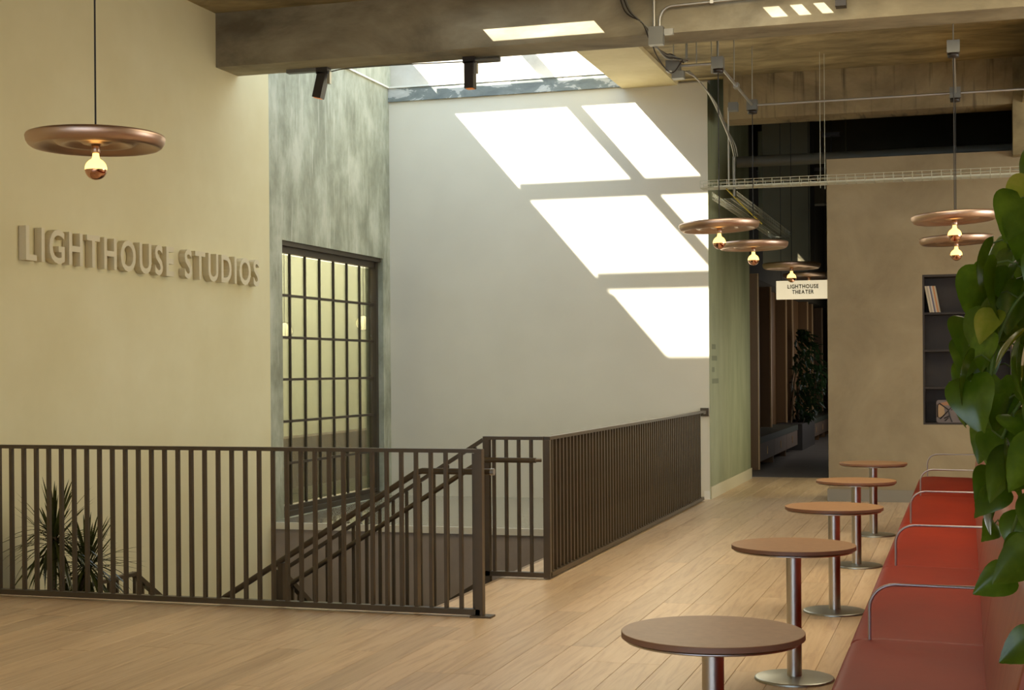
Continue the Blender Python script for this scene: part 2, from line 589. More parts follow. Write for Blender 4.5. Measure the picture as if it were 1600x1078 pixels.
# beams and ceilings
bm = struct('beam_main', B(XW, 6.4, 12.98, 13.44, SOF, 5.74), M['beam_concrete'])
bb = struct('beam_back', MB().box(-2.74, 6.4, 17.5, 17.95, 4.53, 5.6), M['drip_concrete'])
struct('ceiling_right', B(-3.31, 6.4, 13.44, 17.5, 5.05, 5.3), M['ceiling_concrete'])
struct('ceiling_soffit', MB().box(-3.99, -3.31, 13.44, YB + .06, 5.0, 6.0).box(-3.31, -2.74, 17.5, YB + .06, 5.05, 5.6), M['soffit_paint'])
# front ceiling with two narrow roof slots in front of the beam
fc = MB()
S1 = (-4.63, -3.52, 12.42, 12.60)
S2 = (-2.05, -1.47, 12.44, 12.8)
fc.box(XW, 6.4, -5.4, S1[2], CEIL, CEIL + .06)
fc.box(XW, S1[0], S1[2], 12.98, CEIL, CEIL + .06)
fc.box(S1[0], S1[1], S1[3], 12.98, CEIL, CEIL + .06)
fc.box(S1[1], S2[0], S1[2], 12.98, CEIL, CEIL + .06)
fc.box(S2[0], S2[1], S1[2], S2[2], CEIL, CEIL + .06)
fc.box(S2[0], S2[1], S2[3], 12.98, CEIL, CEIL + .06)
fc.box(S2[1], 6.4, S1[2], 12.98, CEIL, CEIL + .06)
for x in (-1.86, -1.66): fc.box(x, x + .045, S2[2], S2[3], CEIL, CEIL + .06)
fc.box(S2[0], S2[1], 12.60, 12.625, CEIL, CEIL + .06)
struct('ceiling_front', fc, M['ceiling_concrete'])
# skylight over the stair well
sk = thing('skylight', 'steel skylight grid above the stair well', 'skylight', (0, 0, 0))
del sk['category']; del sk['label']
sk['kind'] = 'structure'
ZS = 5.84
for yc, hw in ((14.25, .075), (15.43, .075), (16.655, .115)):
    B(XC, -3.99, yc - hw, yc + hw, ZS, ZS + .08).build('glazing_bar', M['box_grey'], sk)
B(-5.58, -5.46, 13.44, YB, ZS, ZS + .08).build('glazing_bar', M['box_grey'], sk)
B(-5.46, -3.99, 13.44, 14.18, 5.70, ZS + .08).build('sun_blocker', M['box_grey'], sk)  # added out of view to keep stray sun off the taupe wall
# shell that closes the lounge off from the sky
WIN = M['plaster']
shell = MB()
shell.box(6.4, 6.6, -5.4, 17.7, -.3, .85).box(6.4, 6.6, -5.4, 17.7, 3.85, 6.0)
shell.box(6.4, 6.6, -5.4, 10.8, .85, 3.85).box(6.4, 6.6, 16.1, 17.7, .85, 3.85)
struct('wall_right', shell, WIN)
shell = MB()
shell.box(XW, 6.4, -5.6, -5.4, -.3, .85).box(XW, 6.4, -5.6, -5.4, 3.85, 6.0)
shell.box(XW, -6.1, -5.6, -5.4, .85, 3.85).box(4.6, 6.4, -5.6, -5.4, .85, 3.85)
struct('wall_behind', shell, M['grey_plaster'])

# taupe wall with the shelf niche
NX0, NX1, NZ0, NZ1, GY = -.48, .5, .905, 2.64, 17.7
gw = MB()
gw.box(-1.56, NX0, GY, GY + .42, 0, 4.03)
gw.box(NX1, 6.4, GY, GY + .42, 0, 4.03)
gw.box(NX0, NX1, GY, GY + .42, NZ1, 4.03)
gw.box(NX0, NX1, GY, GY + .42, 0, NZ0)
struct('wall_taupe', gw, M['grey_plaster'])
struct('baseboard_taupe', B(-1.575, 3.0, GY - .016, GY, 0, .14), M['grey_trim'])
struct('baseboard_taupe_end', B(-1.576, -1.56, GY, GY + .42, 0, .14), M['grey_trim'])
# pier at the right end of the back beam, with its curved haunch
pier = MB()
pier.box(.52, 6.4, 17.48, 17.7, 3.95, 5.06)
hp = [(.62, 4.53)]
for k in range(9):
    a = k / 8 * PI / 2
    hp.append((.62 + .55 * (1 - math.cos(a)), 4.53 + .52 * math.sin(a)))
hp += [(3.0, 5.05), (3.0, 4.53)]
pier.prism(hp, 'y', 15.4, 17.48)
struct('pillar_haunch', pier, M['ceiling_concrete'])

# passage beyond: dark void with its own ceiling and walls
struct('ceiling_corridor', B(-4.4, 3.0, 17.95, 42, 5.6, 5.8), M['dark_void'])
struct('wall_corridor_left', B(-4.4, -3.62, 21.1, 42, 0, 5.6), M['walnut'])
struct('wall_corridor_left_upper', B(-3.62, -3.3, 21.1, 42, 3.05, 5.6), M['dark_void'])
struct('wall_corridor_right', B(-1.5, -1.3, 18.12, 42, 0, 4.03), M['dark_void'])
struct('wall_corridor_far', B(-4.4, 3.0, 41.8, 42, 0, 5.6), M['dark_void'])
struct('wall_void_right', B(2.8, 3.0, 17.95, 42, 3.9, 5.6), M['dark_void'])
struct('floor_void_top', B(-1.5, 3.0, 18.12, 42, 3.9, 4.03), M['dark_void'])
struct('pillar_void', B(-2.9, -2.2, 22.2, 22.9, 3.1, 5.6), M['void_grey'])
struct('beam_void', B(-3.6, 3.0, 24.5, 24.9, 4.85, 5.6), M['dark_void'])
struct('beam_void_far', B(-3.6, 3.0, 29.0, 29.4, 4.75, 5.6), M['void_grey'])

# room behind the steel window
struct('wall_room_back', B(-9.7, -9.5, 13.6, 27, -.5, 4.4), M['room_wall'])
struct('wall_room_end', MB().box(-9.5, -7.3, 26.8, 27, -.5, 4.4).box(-9.5, -7.3, 13.6, 13.8, -.5, 4.4), M['room_wall'])
struct('wall_room_inner', B(-7.3, -7.12, 17.85, 26.8, -.5, 4.4), M['room_wall'])
struct('ceiling_room', B(-9.7, -7.3, 13.6, 27, 4.3, 4.4), M['room_wall'])
struct('floor_room', B(-9.5, -7.3, 13.8, 26.8, -.55, -.45), M['room_floor'])
bn = thing('wall_bench', 'long taupe bench panel along the wall seen through the steel window', 'bench', (-9.5, 20, -.45))
B(.002, .35, -6, 6.6, .36, 1.08).build('panel', M['room_brown'], bn)
B(.002, .06, -6, 6.6, 0.0, .36).build('plinth', M['room_wall'], bn)

# steel window
win = bpy.data.objects.new('window_1', None)
C.objects.link(win)
win['kind'] = 'structure'
XF = XC - .12
fr = MB()
fr.box(XF - .05, XF + .02, WY0, WY0 + .05, WZ0, WZ1)
fr.box(XF - .05, XF + .05, WY1 - .07, WY1, WZ0, WZ1)
fr.box(XF - .05, XF + .09, WY0, WY1, WZ1 - .05, WZ1)
fr.box(XF - .05, XF + .03, WY0, WY1, WZ1 - .12, WZ1 - .05)
fr.box(XF - .05, XF + .09, WY0, WY1, WZ0, WZ0 + .06)
fr.box(XF - .05, XF + .04, WY0, WY1, WZ0 + .06, WZ0 + .11)
fr.build('window_frame', M['frame_dark'], win)
cy = [WY0 + .05 + (WY1 - .07 - WY0 - .05) * k / 7 for k in range(8)]
cz = [WZ0 + .11 + (WZ1 - .12 - WZ0 - .11) * k / 6 for k in range(7)]
for k in range(1, 7): B(XF - .02, XF + .004, cy[k] - .013, cy[k] + .013, cz[0], cz[-1]).build('mullion', M['frame_dark'], win)
for k in range(1, 6): B(XF - .02, XF + .012, cy[0], cy[-1], cz[k] - .014, cz[k] + .014).build('glazing_bar', M['frame_dark'], win)
for i in range(7):
    for j in range(6):
        B(XF - .016, XF - .010, cy[i] + .013, cy[i + 1] - .013, cz[j] + .014, cz[j + 1] - .014).build('pane', M['pane'], win)

# globe lamps in that room
for k, (y, z, x, lab) in enumerate(((17.9, 2.12, -8.7, 'small glowing globe wall lamp at the left edge of the steel window'),
                                     (20.6, 2.3, -8.7, 'glowing globe lamp behind the right side of the steel window'))):
    g = thing('globe_lamp', lab, 'lamp', (x, y, z), 0, 'globe lamps in the room behind the window')
    MB().lathe([(0.001, -.11)] + [(.11 * math.sin(PI * t / 10), -.11 * math.cos(PI * t / 10)) for t in range(1, 10)] + [(.001, .11)], 20).build('globe', M['globe'], g)
    MB().tube([(0, 0, .1), (0, 0, 4.3 - z)], .006, 6).build('cord', M['black'], g)
    cg = MB()
    for t in range(6):
        a = PI * t / 6
        pts = [(.116 * math.cos(a) * math.cos(q), .116 * math.sin(a) * math.cos(q), .116 * math.sin(q)) for q in [2 * PI * j / 16 for j in range(17)]]
        cg.tube(pts, .003, 4, False)
    cg.build('cage', M['black_metal'], g)


# ------------------------------------------------------------------ lettering
def glyph(ch, sx, h, depth, bold=0.0):
    cu = bpy.data.curves.new('glyph', 'FONT')
    cu.body = ch
    cu.size = 1.0
    cu.offset = bold
    cu.extrude = .5
    cu.resolution_u = 4
    ob = bpy.data.objects.new('glyph', cu)
    C.objects.link(ob)
    dg = bpy.context.evaluated_depsgraph_get()
    me = bpy.data.meshes.new_from_object(ob.evaluated_get(dg))
    bpy.data.objects.remove(ob)
    bpy.data.curves.remove(cu)
    xs = [v.co.x for v in me.vertices]
    x0, x1 = min(xs), max(xs)
    return me, x0, x1


def text_meshes(txt, capheight, width, depth, material, bold, gap, space):
    """meshes of single characters laid out from 0 to `width` (x), base line 0, cap height capheight, z 0..depth"""
    gl = []
    total = 0
    for ch in txt:
        if ch == ' ':
            total += space
            gl.append(None)
            continue
        me, x0, x1 = glyph(ch, 1, 1, 1, bold)
        gl.append((me, x0, x1))
        total += (x1 - x0) + gap
    total -= gap
    ref = glyph('H', 1, 1, 1, bold)[0]
    hz = max(v.co.y for v in ref.vertices), min(v.co.y for v in ref.vertices)
    sc_y = capheight / (hz[0] - hz[1])
    sc_x = width / total
    out = []
    x = 0
    for g in gl:
        if g is None:
            x += space
            continue
        me, x0, x1 = g
        for v in me.vertices:
            v.co = ((v.co.x - (x0 + x1) / 2) * sc_x, (v.co.y - hz[1]) * sc_y, (v.co.z + .5) * depth)
        me.materials.clear()
        me.materials.append(material)
        for p in me.polygons: p.use_smooth = False
        out.append((me, (x + (x1 - x0) / 2) * sc_x))
        x += (x1 - x0) + gap
    return out


sg = thing('wall_lettering', 'raised cream letters reading LIGHTHOUSE STUDIOS on the left plaster wall', 'sign', (XW, 9.8, 2.455))
for me, x in text_meshes('LIGHTHOUSE STUDIOS', .268, 3.95, .065, M['white_letter'], .018, .20, .42):
    o = place('letter', me, sg)
    # glyph x -> world +Y, glyph y -> world Z, glyph z -> world +X
    o.matrix_local = Matrix(((0, 0, 1, .004), (1, 0, 0, x), (0, 1, 0, 0), (0, 0, 0, 1)))

# ------------------------------------------------------------------ railings
BAL = .022


def box_mesh(name, sx, sy, sz, material):
    return B(-sx / 2, sx / 2, -sy / 2, sy / 2, 0, sz).mesh(name, material)


def rail_front():
    x0, x1, y = -7.0, -2.945, 8.9
    r = thing('balustrade', 'dark bronze metal balustrade in front of the stair well, across the left foreground', 'railing', (x0, y, 0))
    L_ = x1 - x0
    B(0, L_ - .02, -.024, .024, 1.045, 1.07).build('top_rail', M['bronze'], r)
    B(0, L_ - .02, -.026, .026, .014, .05).build('bottom_rail', M['bronze'], r)
    B(L_ - .049, L_, -.026, .026, 0.008, 1.07).build('post', M['bronze'], r)
    B(L_ - .085, L_ - .045, .03, .07, -.02, 1.04).build('post', M['bronze'], r)
    B(L_ - .08, L_ + .06, -.05, .05, 0, .012).build('foot_plate', M['bronze'], r)
    me = box_mesh('baluster', BAL, .03, .998, M['bronze'])
    n = 0
    x = L_ - .15
    while x > .05:
        place('baluster', me, r, None, (x, 0, .05))
        x -= .1018
    return r


rail_front()


def rail_side():
    y0, y1, x = 10.63, 17.38, -3.01
    r = thing('balustrade', 'long dark balustrade running back to the white rear wall beside the oak floor', 'railing', (x, y0, 0))
    Ly = y1 - y0
    B(-.024, .024, .0, Ly, 1.045, 1.07).build('top_rail', M['bronze'], r)
    B(-.026, .026, .0, Ly, .014, .05).build('bottom_rail', M['bronze'], r)
    B(-.026, .026, -.026, .026, .008, 1.045).build('post', M['bronze'], r)
    B(-.024, .024, Ly, YB - y0, 1.03, 1.07).build('wall_bracket', M['bronze'], r)
    B(-.05, .05, YB - y0 - .02, YB - y0 - .001, 1.0, 1.1).build('wall_plate', M['bronze'], r)
    me = box_mesh('baluster', .03, BAL, .998, M['bronze'])
    for k in range(1, 64):
        place('baluster', me, r, None, (0, k * .1045, .05))
    # return along the head of the stairs
    me2 = box_mesh('baluster', BAL, .03, .998, M['bronze'])
    B(-.50, -.026, -.024, .024, 1.045, 1.07).build('top_rail', M['bronze'], r)
    B(-.50, -.026, -.026, .026, .014, .05).build('bottom_rail', M['bronze'], r)
    B(-.50, -.45, -.026, .026, -.4, 1.045).build('post', M['bronze'], r)
    for k in range(4):
        place('baluster', me2, r, None, (-.125 - k * .098, 0, .05))
    return r


rail_side()


def rail_stair():
    y, xs = 10.63, -3.48
    r = thing('stair_railing', 'sloping dark stair railing going down behind the front balustrade', 'railing', (xs, y, 0))
    S = RI / TR
    xe = -1.72
    top = lambda x: 1.058 + S * x
    MB().bar((-.032, 0, 1.045), (xe, 0, top(xe)), .048, .026, (0, 0, 1)).build('top_rail', M['bronze'], r)
    MB().bar((0, 0, .0), (xe, 0, top(xe) - 1.06), .048, .03).build('bottom_rail', M['bronze'], r)
    k = 0
    x = -.1
    while x > xe + .05:
        B(x - BAL / 2, x + BAL / 2, -BAL / 2, BAL / 2, top(x) - 1.05, top(x) - .01).build('baluster', M['bronze'], r)
        x -= .112
    B(xe - .06, xe, -.03, .03, ZL, top(xe) + .01).build('newel_post', M['bronze'], r)
    # round handrail on brackets on the viewer's side
    MB().tube([(.40, -.06, .895), (.0, -.06, .895), (-.03, -.06, .885), (xe, -.06, .905 + S * xe)], .02, 10).build('handrail', M['bronze'], r)
    MB().tube([(.39, -.06, .895), (.41, -.04, .895), (.435, -.03, .895)], .014, 8).build('handrail_bracket', M['bronze'], r)
    return r


rail_stair()


def rail_hand():
    y = 9.04
    r = thing('stair_handrail', 'round dark handrail with an end cap coloured pale as if lit just behind the near balustrade', 'handrail', (-3.43, y, 0))
    S = RI / TR
    xe = -2.35
    hr = MB().tube([(.50, 0, .915), (.02, 0, .915), (-.02, 0, .905), (xe, 0, .915 + S * xe)], .021, 10).build('handrail', M['bronze'], r)
    MB().tube([(.49, 0, .915), (.515, 0, .915)], .0225, 12).build('lit_end_cap', M['conduit'], r)  # paler metal stands in for light catching the rail's end
    for x in (-.02, -1.0, -1.9):
        z = .9 + S * min(0, x)
        B(x - .018, x + .018, -.02, .02, z - .905 - .05, z).build('post', M['bronze'], r)
    return r


rail_hand()


def rail_lower(x, ys, label, lead):
    r = thing('stair_railing', label, 'railing', (x, ys, ZL), 0, 'railings of the lower flight')
    S = RI / TR
    ye = 3.0
    H = 1.13
    if lead:
        MB().bar((0, -lead, H), (0, 0, H), .05, .03).build('top_rail', M['bronze'], r)
        MB().bar((0, -lead, .88), (0, 0, .88), .03, .03).build('handrail', M['conduit'], r)
        yy = -lead
        while yy < -.03:
            B(-BAL / 2, BAL / 2, yy, yy + BAL, 0, H).build('baluster', M['bronze'], r)
            yy += .12
    MB().bar((0, 0, H), (0, ye, H - S * ye), .05, .04).build('top_rail', M['bronze'], r)
    MB().bar((0, 0, .1), (0, ye, .1 - S * ye), .05, .03).build('bottom_rail', M['bronze'], r)
    MB().bar((.06, .02, .88), (.06, ye, .88 - S * ye), .035, .035).build('handrail', M['conduit'], r)
    yy = .0
    while yy < ye:
        B(-BAL / 2, BAL / 2, yy, yy + BAL, .1 - S * yy, H - S * yy).build('baluster', M['bronze'], r)
        yy += .12
    return r


rail_lower(-6.5, 10.56, 'low peak of dark stair railing near the spiky plant at lower left', .62)
rail_lower(-5.22, 10.72, 'dark lower stair railing dropping behind the sloping handrails', 0)


# ------------------------------------------------------------------ tables
def make_table():
    t = thing('cafe_table', '', 'table', (0, 0, 0), 0, 'round tables along the red bench')
    tp = MB().lathe([(.001, .68), (.3085, .68)], 64).lathe([(.3085, .68), (.31, .6785)], 64).lathe([(.31, .66), (.001, .66)], 64)
    top = tp.build('table_top', M['table_top'], t)
    MB().lathe([(.31, .6785), (.3105, .66)], 64).build('edge_band', M['table_edge'], top)
    MB().lathe([(.0, .648), (.296, .648), (.2985, .65), (.2985, .655), (.29, .656), (.29, .66)], 48).build('under_plate', M['steel'], t)
    MB().lathe([(.0375, .02), (.0375, .65)], 32).build('column', M['steel'], t)
    MB().lathe([(.001, .022), (.19, .014), (.198, .011), (.2, .007), (.2, .0)], 48).build('base_plate', M['steel_dull'], t)
    return t


TBL = [(-.83, 4.98, 'nearest round brown table, cut off by the bottom of the picture'),
       (-.84, 7.52, 'second round brown table from the front on a steel column'),
       (-.82, 9.66, 'third of five round brown tables, the middle one of the row'),
       (-.84, 11.94, 'fourth round brown table from the front, second from the taupe wall'),
       (-.84, 14.17, 'farthest round brown table, closest to the taupe wall')]
tb = make_table()
for i, (x, y, lab) in enumerate(TBL):
    if i == 0:
        tb.location = (x, y, 0)
        tb['label'] = lab
    else:
        dup(tb, (x, y, 0), lab)


# ------------------------------------------------------------------ red bench: one unit per table
def cushion(name, prof, axis_len, material, parent, inset=.02, round_n=4, kinds=None):
    """prof = closed (x,z) outline; swept along y from 0 to axis_len with slightly pinched ends"""
    n = len(prof)
    cx = sum(p[0] for p in prof) / n
    cz_ = sum(p[1] for p in prof) / n
    mb = MB()
    ys = [0.0, .006, .02, .05] + [axis_len * k / 8 for k in range(1, 8)] + [axis_len - .05, axis_len - .02, axis_len - .006, axis_len]
    sc = [.94, .972, .99, .999] + [1.0] * 7 + [.999, .99, .972, .94]
    vs = []
    for y, s in zip(ys, sc):
        for p in prof:
            vs.append((cx + (p[0] - cx) * s, y, cz_ + (p[1] - cz_) * s))
    fs = []
    m = len(ys)
    for i in range(m - 1):
        for k in range(n):
            k2 = (k + 1) % n
            fs.append((i * n + k, (i + 1) * n + k, (i + 1) * n + k2, i * n + k2))
    mb.add(vs, fs, True)
    mb.add(vs[:n], [tuple(range(n))])
    mb.add(vs[-n:], [tuple(range(n - 1, -1, -1))])
    return mb.build(name, material, parent)


def rounded(pts, r, k=4):
    out = []
    n = len(pts)
    for i in range(n):
        p0, p1, p2 = Vector(pts[i - 1]), Vector(pts[i]), Vector(pts[(i + 1) % n])
        a = (p0 - p1).normalized()
        b = (p2 - p1).normalized()
        rr = min(r if not isinstance(r, (list, tuple)) else r[i], (p0 - p1).length * .45, (p2 - p1).length * .45)
        A, Bq = p1 + a * rr, p1 + b * rr
        for t in range(k + 1):
            s = t / k
            q = A * (1 - s) ** 2 + p1 * 2 * s * (1 - s) + Bq * s ** 2
            out.append((q.x, q.y))
    return out


UNIT = 2.34


def make_unit(loc):
    t = thing('bench_unit', '', 'bench', loc, 0, 'red bench units')
    sp = rounded([(-.47, .3), (.12, .3), (.12, .44), (.06, .452), (-.36, .462), (-.47, .452)], [.02, .02, .02, .02, .1, .06])
    cushion('seat_cushion', sp, UNIT - .004, M['leather'], t)
    bp = rounded([(.05, .4), (.28, .4), (.34, .93), (.27, .975), (.16, .95), (.10, .72)], [.02, .02, .06, .05, .06, .2])
    bk = cushion('backrest', bp, UNIT - .004, M['leather_back'], t)
    B(-.42, .3, .02, UNIT - .02, .05, .31).build('base', M['leather'], t)
    B(-.36, .26, .06, UNIT - .06, 0, .05).build('plinth', M['black_metal'], t)
    # tube arm at the far end of the unit
    ya = UNIT - .02
    pts = [(-.385, ya, .44), (-.385, ya, .585)]
    for k in range(1, 8):
        a = PI / 2 * k / 8
        pts.append((-.385 + .1 * (1 - math.cos(a)), ya, .585 + .1 * math.sin(a)))
    pts += [(-.285, ya, .685), (.13, ya, .685)]
    MB().tube(pts, .0068, 8).build('arm_tube', M['arm_metal'], t)
    return t


BL = ['nearest red leather bench unit, at the bottom right corner', 'second red leather bench unit from the front, beside the second table',
      'third red leather bench unit from the front, beside the middle table', 'fourth red leather bench unit from the front',
      'farthest red leather bench unit, ending at the taupe wall']
u0 = make_unit((0, 6.2 - UNIT, 0))
u0['label'] = BL[0]
for i in range(1, 5):
    dup(u0, (0, 6.2 - UNIT + UNIT * i, 0), BL[i])
# ledge behind the bench that carries the planters
struct('wall_ledge', B(.37, .95, 1.5, 15.6, 0, .93), M['grey_plaster'])


# ------------------------------------------------------------------ pendants
def make_pendant():
    t = thing('pendant_lamp', '', 'lamp', (0, 0, 0), 0, 'copper disc pendant lamps')
    # stepped spun disc: outer rolled rim, inner rings, seen from below
    prof = [(.02, .05), (.12, .052), (.30, .062), (.352, .064), (.370, .058), (.375, .046), (.370, .022), (.358, .002), (.342, -.009), (.324, -.007),
            (.30, .010), (.27, .026), (.245, .03), (.225, .024), (.205, .008), (.185, .002), (.165, .008), (.14, .026), (.11, .032), (.085, .024),
            (.07, .012), (.055, .008), (.02, .008)]
    MB().lathe(prof, 72, closed=True).build('disc', M['copper'], t)
    MB().lathe([(.001, .01), (.024, .01), (.024, -.035), (.018, -.04), (.001, -.04)], 20).build('socket', M['copper'], t)
    R_ = .06
    zc = -.126
    up = [(.017, -.036), (.019, -.056), (.022, -.068)]
    glassp = up + [(R_ * math.cos(a), zc + R_ * math.sin(a)) for a in [R(62) - R(66) * k / 8 for k in range(9)]]
    bl = MB().lathe(glassp, 28).build('bulb', M['bulb'], t)
    mir = [(R_ * 1.003 * math.cos(a), zc + R_ * 1.003 * math.sin(a)) for a in [R(-4) - R(85.5) * k / 9 for k in range(10)]]
    MB().lathe(mir, 28).build('mirror_cap', M['mirror_copper'], bl)
    return t


def cord(t, length):
    MB().tube([(0, 0, .05), (0, 0, length)], .005, 6).build('cord', M['black'], t)
    MB().lathe([(.001, length), (.05, length), (.05, length - .035), (.001, length - .035)], 20).build('canopy', M['black_metal'], t)


XP1, XP2, YP1, YP2, ZP, ZT = -2.19, -.09, 13.68, 15.98, 2.87, 4.36
PEN = [((-4.57, 7.07, 2.82), CEIL, 'large copper disc pendant hanging alone by the cream wall'),
       ((XP1, YP1, ZP), ZT, 'copper disc pendant overlapping the right edge of the white rear wall'),
       ((XP1, YP2, ZP), ZT, 'copper disc pendant hanging just right of and below the one at the rear wall edge'),
       ((XP1 + .03, 19.35, ZP), 5.6, 'dim copper disc pendant just above the lit theater sign'),
       ((XP1 + .04, 21.5, ZP), 5.6, 'dim copper disc pendant partly hidden by the lit theater sign'),
       ((XP2, YP1, ZP), ZT, 'copper disc pendant, upper of the pair in front of the taupe wall'),
       ((XP2, YP2, ZP - .01), ZT, 'copper disc pendant, lower of the pair in front of the taupe wall')]
pd = make_pendant()
first = True
for loc, ztop, lab in PEN:
    if first:
        t = pd
        t.location = loc
        t['label'] = lab
        base = pd
    else:
        t = dup(base, loc, lab)
    first = False
    PEN[PEN.index((loc, ztop, lab))] = (t, ztop - loc[2])
for t, ln in PEN: cord(t, ln)
for k, deg in ((1, -2.4), (2, -1.0), (5, -2.4), (6, -2.0)):      # some discs hang a little out of level
    for ch in PEN[k][0].children:
        if ch.name.startswith('disc'): ch.rotation_euler = (0, R(deg), 0)


# ------------------------------------------------------------------ conduits, boxes, cables
def boxpart(t, c, sx, sy, sz, m, name='box'):
    return B(c[0] - sx / 2, c[0] + sx / 2, c[1] - sy / 2, c[1] + sy / 2, c[2] - sz / 2, c[2] + sz / 2).build(name, m, t)


cd = thing('conduit_frame', 'suspended galvanised conduit run with boxes feeding the pendants below the concrete ceiling', 'conduit', (0, 0, 0))
zc_ = ZT + .055
for x in (XP1, XP2):
    MB().tube([(x, YP1, zc_), (x, YP2, zc_)], .014, 8).build('conduit', M['conduit'], cd)
    for y in (YP1, YP2): boxpart(cd, (x, y, zc_), .11, .11, .11, M['box_grey'], 'junction_box')
MB().tube([(XP1, YP2, zc_), (4.0, YP2, zc_)], .013, 8).build('conduit', M['conduit'], cd)
MB().tube([(XP1 - .35, YP1, zc_), (XP1, YP1, zc_)], .013, 8).build('conduit', M['conduit'], cd)
boxpart(cd, (XP1 - .42, YP1, zc_ + .0), .13, .12, .1, M['box_grey'], 'junction_box')
boxpart(cd, (XP1 - .37, YP1 - .02, zc_ - .09), .11, .1, .07, M['box_grey'], 'junction_box')
boxpart(cd, (XP1 - .16, YP2 - .3, zc_ - .06), .1, .1, .09, M['box_grey'], 'junction_box')
boxpart(cd, (XP1, (YP1 + YP2) / 2, zc_), .05, .12, .05, M['conduit'], 'coupling')
for x, y in ((XP1, YP1), (XP1, YP1 + 1.0), (XP1, YP2), (XP2, YP1), (XP1 - .3, YP1), (XP1 - .22, YP1 + .1), (XP1 - .42, YP1), (XP1 - .16, YP1 + .6)):
    MB().tube([(x, y, zc_ + .03), (x, y, 5.05)], .006, 6).build('hanger_rod', M['conduit'], cd)
for x in (XP1 - .35, XP1 - .05):
    MB().tube([(x, YP1 + .3, zc_ + .1), (x, YP1 + .3, 4.85)], .012, 6).build('hanger_rod', M['box_grey'], cd)
boxpart(cd, (XP2 - .03, YP1 + .35, 5.0), .1, .12, .1, M['conduit'], 'ceiling_bracket')

jb = thing('junction_box', 'grey electrical box on the near face of the concrete beam', 'electrical box', (-2.62, 12.98, 4.55))
B(-.065, .065, -.09, -.001, -.09, .07).build('box', M['box_grey'], jb)
B(.07, .15, -.05, -.001, .0, .05).build('side_fitting', M['conduit'], jb)
MB().tube([(-.02, -.045, .07), (-.02, -.045, .55)], .013, 8).build('conduit', M['conduit'], jb)
pts = [(.03, -.045, .07), (.03, -.045, .13)] + [(.03 + .12 * (1 - math.cos(a)), -.045, .13 + .12 * math.sin(a)) for a in [PI / 2 * k / 6 for k in range(1, 7)]]
pts += [(1.2, -.045, .27), (4.5, -.045, .3)]
MB().tube(pts, .012, 8).build('conduit', M['conduit'], jb)
for x in (.5, 1.9): B(x - .015, x + .015, -.065, -.001, .24, .28).build('conduit_clip', M['conduit'], jb)

cb = thing('cable_bundle', 'loose grey cables looping past the beam towards the conduit run', 'cable', (0, 0, 0))


def spline(pts, n=8):
    P = [Vector(p) for p in pts]
    P = [P[0] * 2 - P[1]] + P + [P[-1] * 2 - P[-2]]
    out = []
    for i in range(1, len(P) - 2):
        for k in range(n):
            t = k / n
            a, b, c, d = P[i - 1], P[i], P[i + 1], P[i + 2]
            out.append(.5 * ((2 * b) + (-a + c) * t + (2 * a - 5 * b + 4 * c - d) * t * t + (-a + 3 * b - 3 * c + d) * t ** 3))
    out.append(P[-2])
    return out


for k in range(4):
    o = .018 * k
    MB().tube(spline([(-2.98 + o * .6, 12.93, 5.05), (-2.9 + o, 12.91, 4.78), (-2.74 + o, 12.9, 4.66 - o), (-2.68 + o * .5, 13.0, 4.50), (-2.62, 13.35, 4.47 - o * .7),
                      (-2.60 + o, 13.55, 4.50 - o), (-2.5 + o, 13.62, 4.43 + o * .5)], 6), .007, 6).build('cable', M['box_grey' if k % 2 else 'black_metal'], cb)
MB().tube(spline([(-2.68, 12.92, 4.6), (-2.66, 13.1, 4.42), (-2.58, 13.4, 4.3), (-2.5, 13.55, 4.44)], 8), .006, 6).build('cable', M['black_metal'], cb)
for k in range(3):
    o = .02 * k
    MB().tube(spline([(-2.5 + o, 13.66, 4.36), (-2.42, 13.9 + o, 4.32), (-2.4 + o, 14.6, 4.25 - o), (-2.36, 15.3, 4.02 + o), (-2.42 + o, 16.0, 4.0), (-2.47 + o, 16.5, 3.95)], 6), .007, 6).build('cable', M['box_grey' if k else 'conduit'], cb)
MB().tube([(-2.53, 16.5, 4.5), (-2.53, 16.5, 3.6)], .009, 6).build('hanger_rod', M['conduit'], cb)
fx = MB().tube([(-2.47, 16.5, 3.95), (-2.47, 16.5, 3.5)], .014, 8).build('flexible_conduit', M['box_grey'], cb)


# wire basket tray
def wire_tray(label, name, length, axis, loc, width, group):
    t = thing(name, label, 'cable tray', loc, 0, group)

    def P(a, b, z): return (a, b, z) if axis == 'x' else (b, a, z)
    H = .06
    for b, z in ((0, 0), (0, H / 2 + .01), (0, H + .02), (width, 0), (width, H / 2 + .01), (width, H + .02), (width * .25, 0), (width * .5, 0), (width * .75, 0)):
        MB().tube([P(0, b, z), P(length, b, z)], .0035, 5).build('long_wire', M['wire'], t)
    rib = MB().tube([P(0, 0, H + .02), P(0, 0, 0), P(0, width, 0), P(0, width, H + .02)], .0032, 5).mesh('cross_wire', M['wire'])
    n = int(length / .1)
    for k in range(n + 1):
        o = place('cross_wire', rib, t)
        o.location = P(k * .1, 0, 0)
    return t


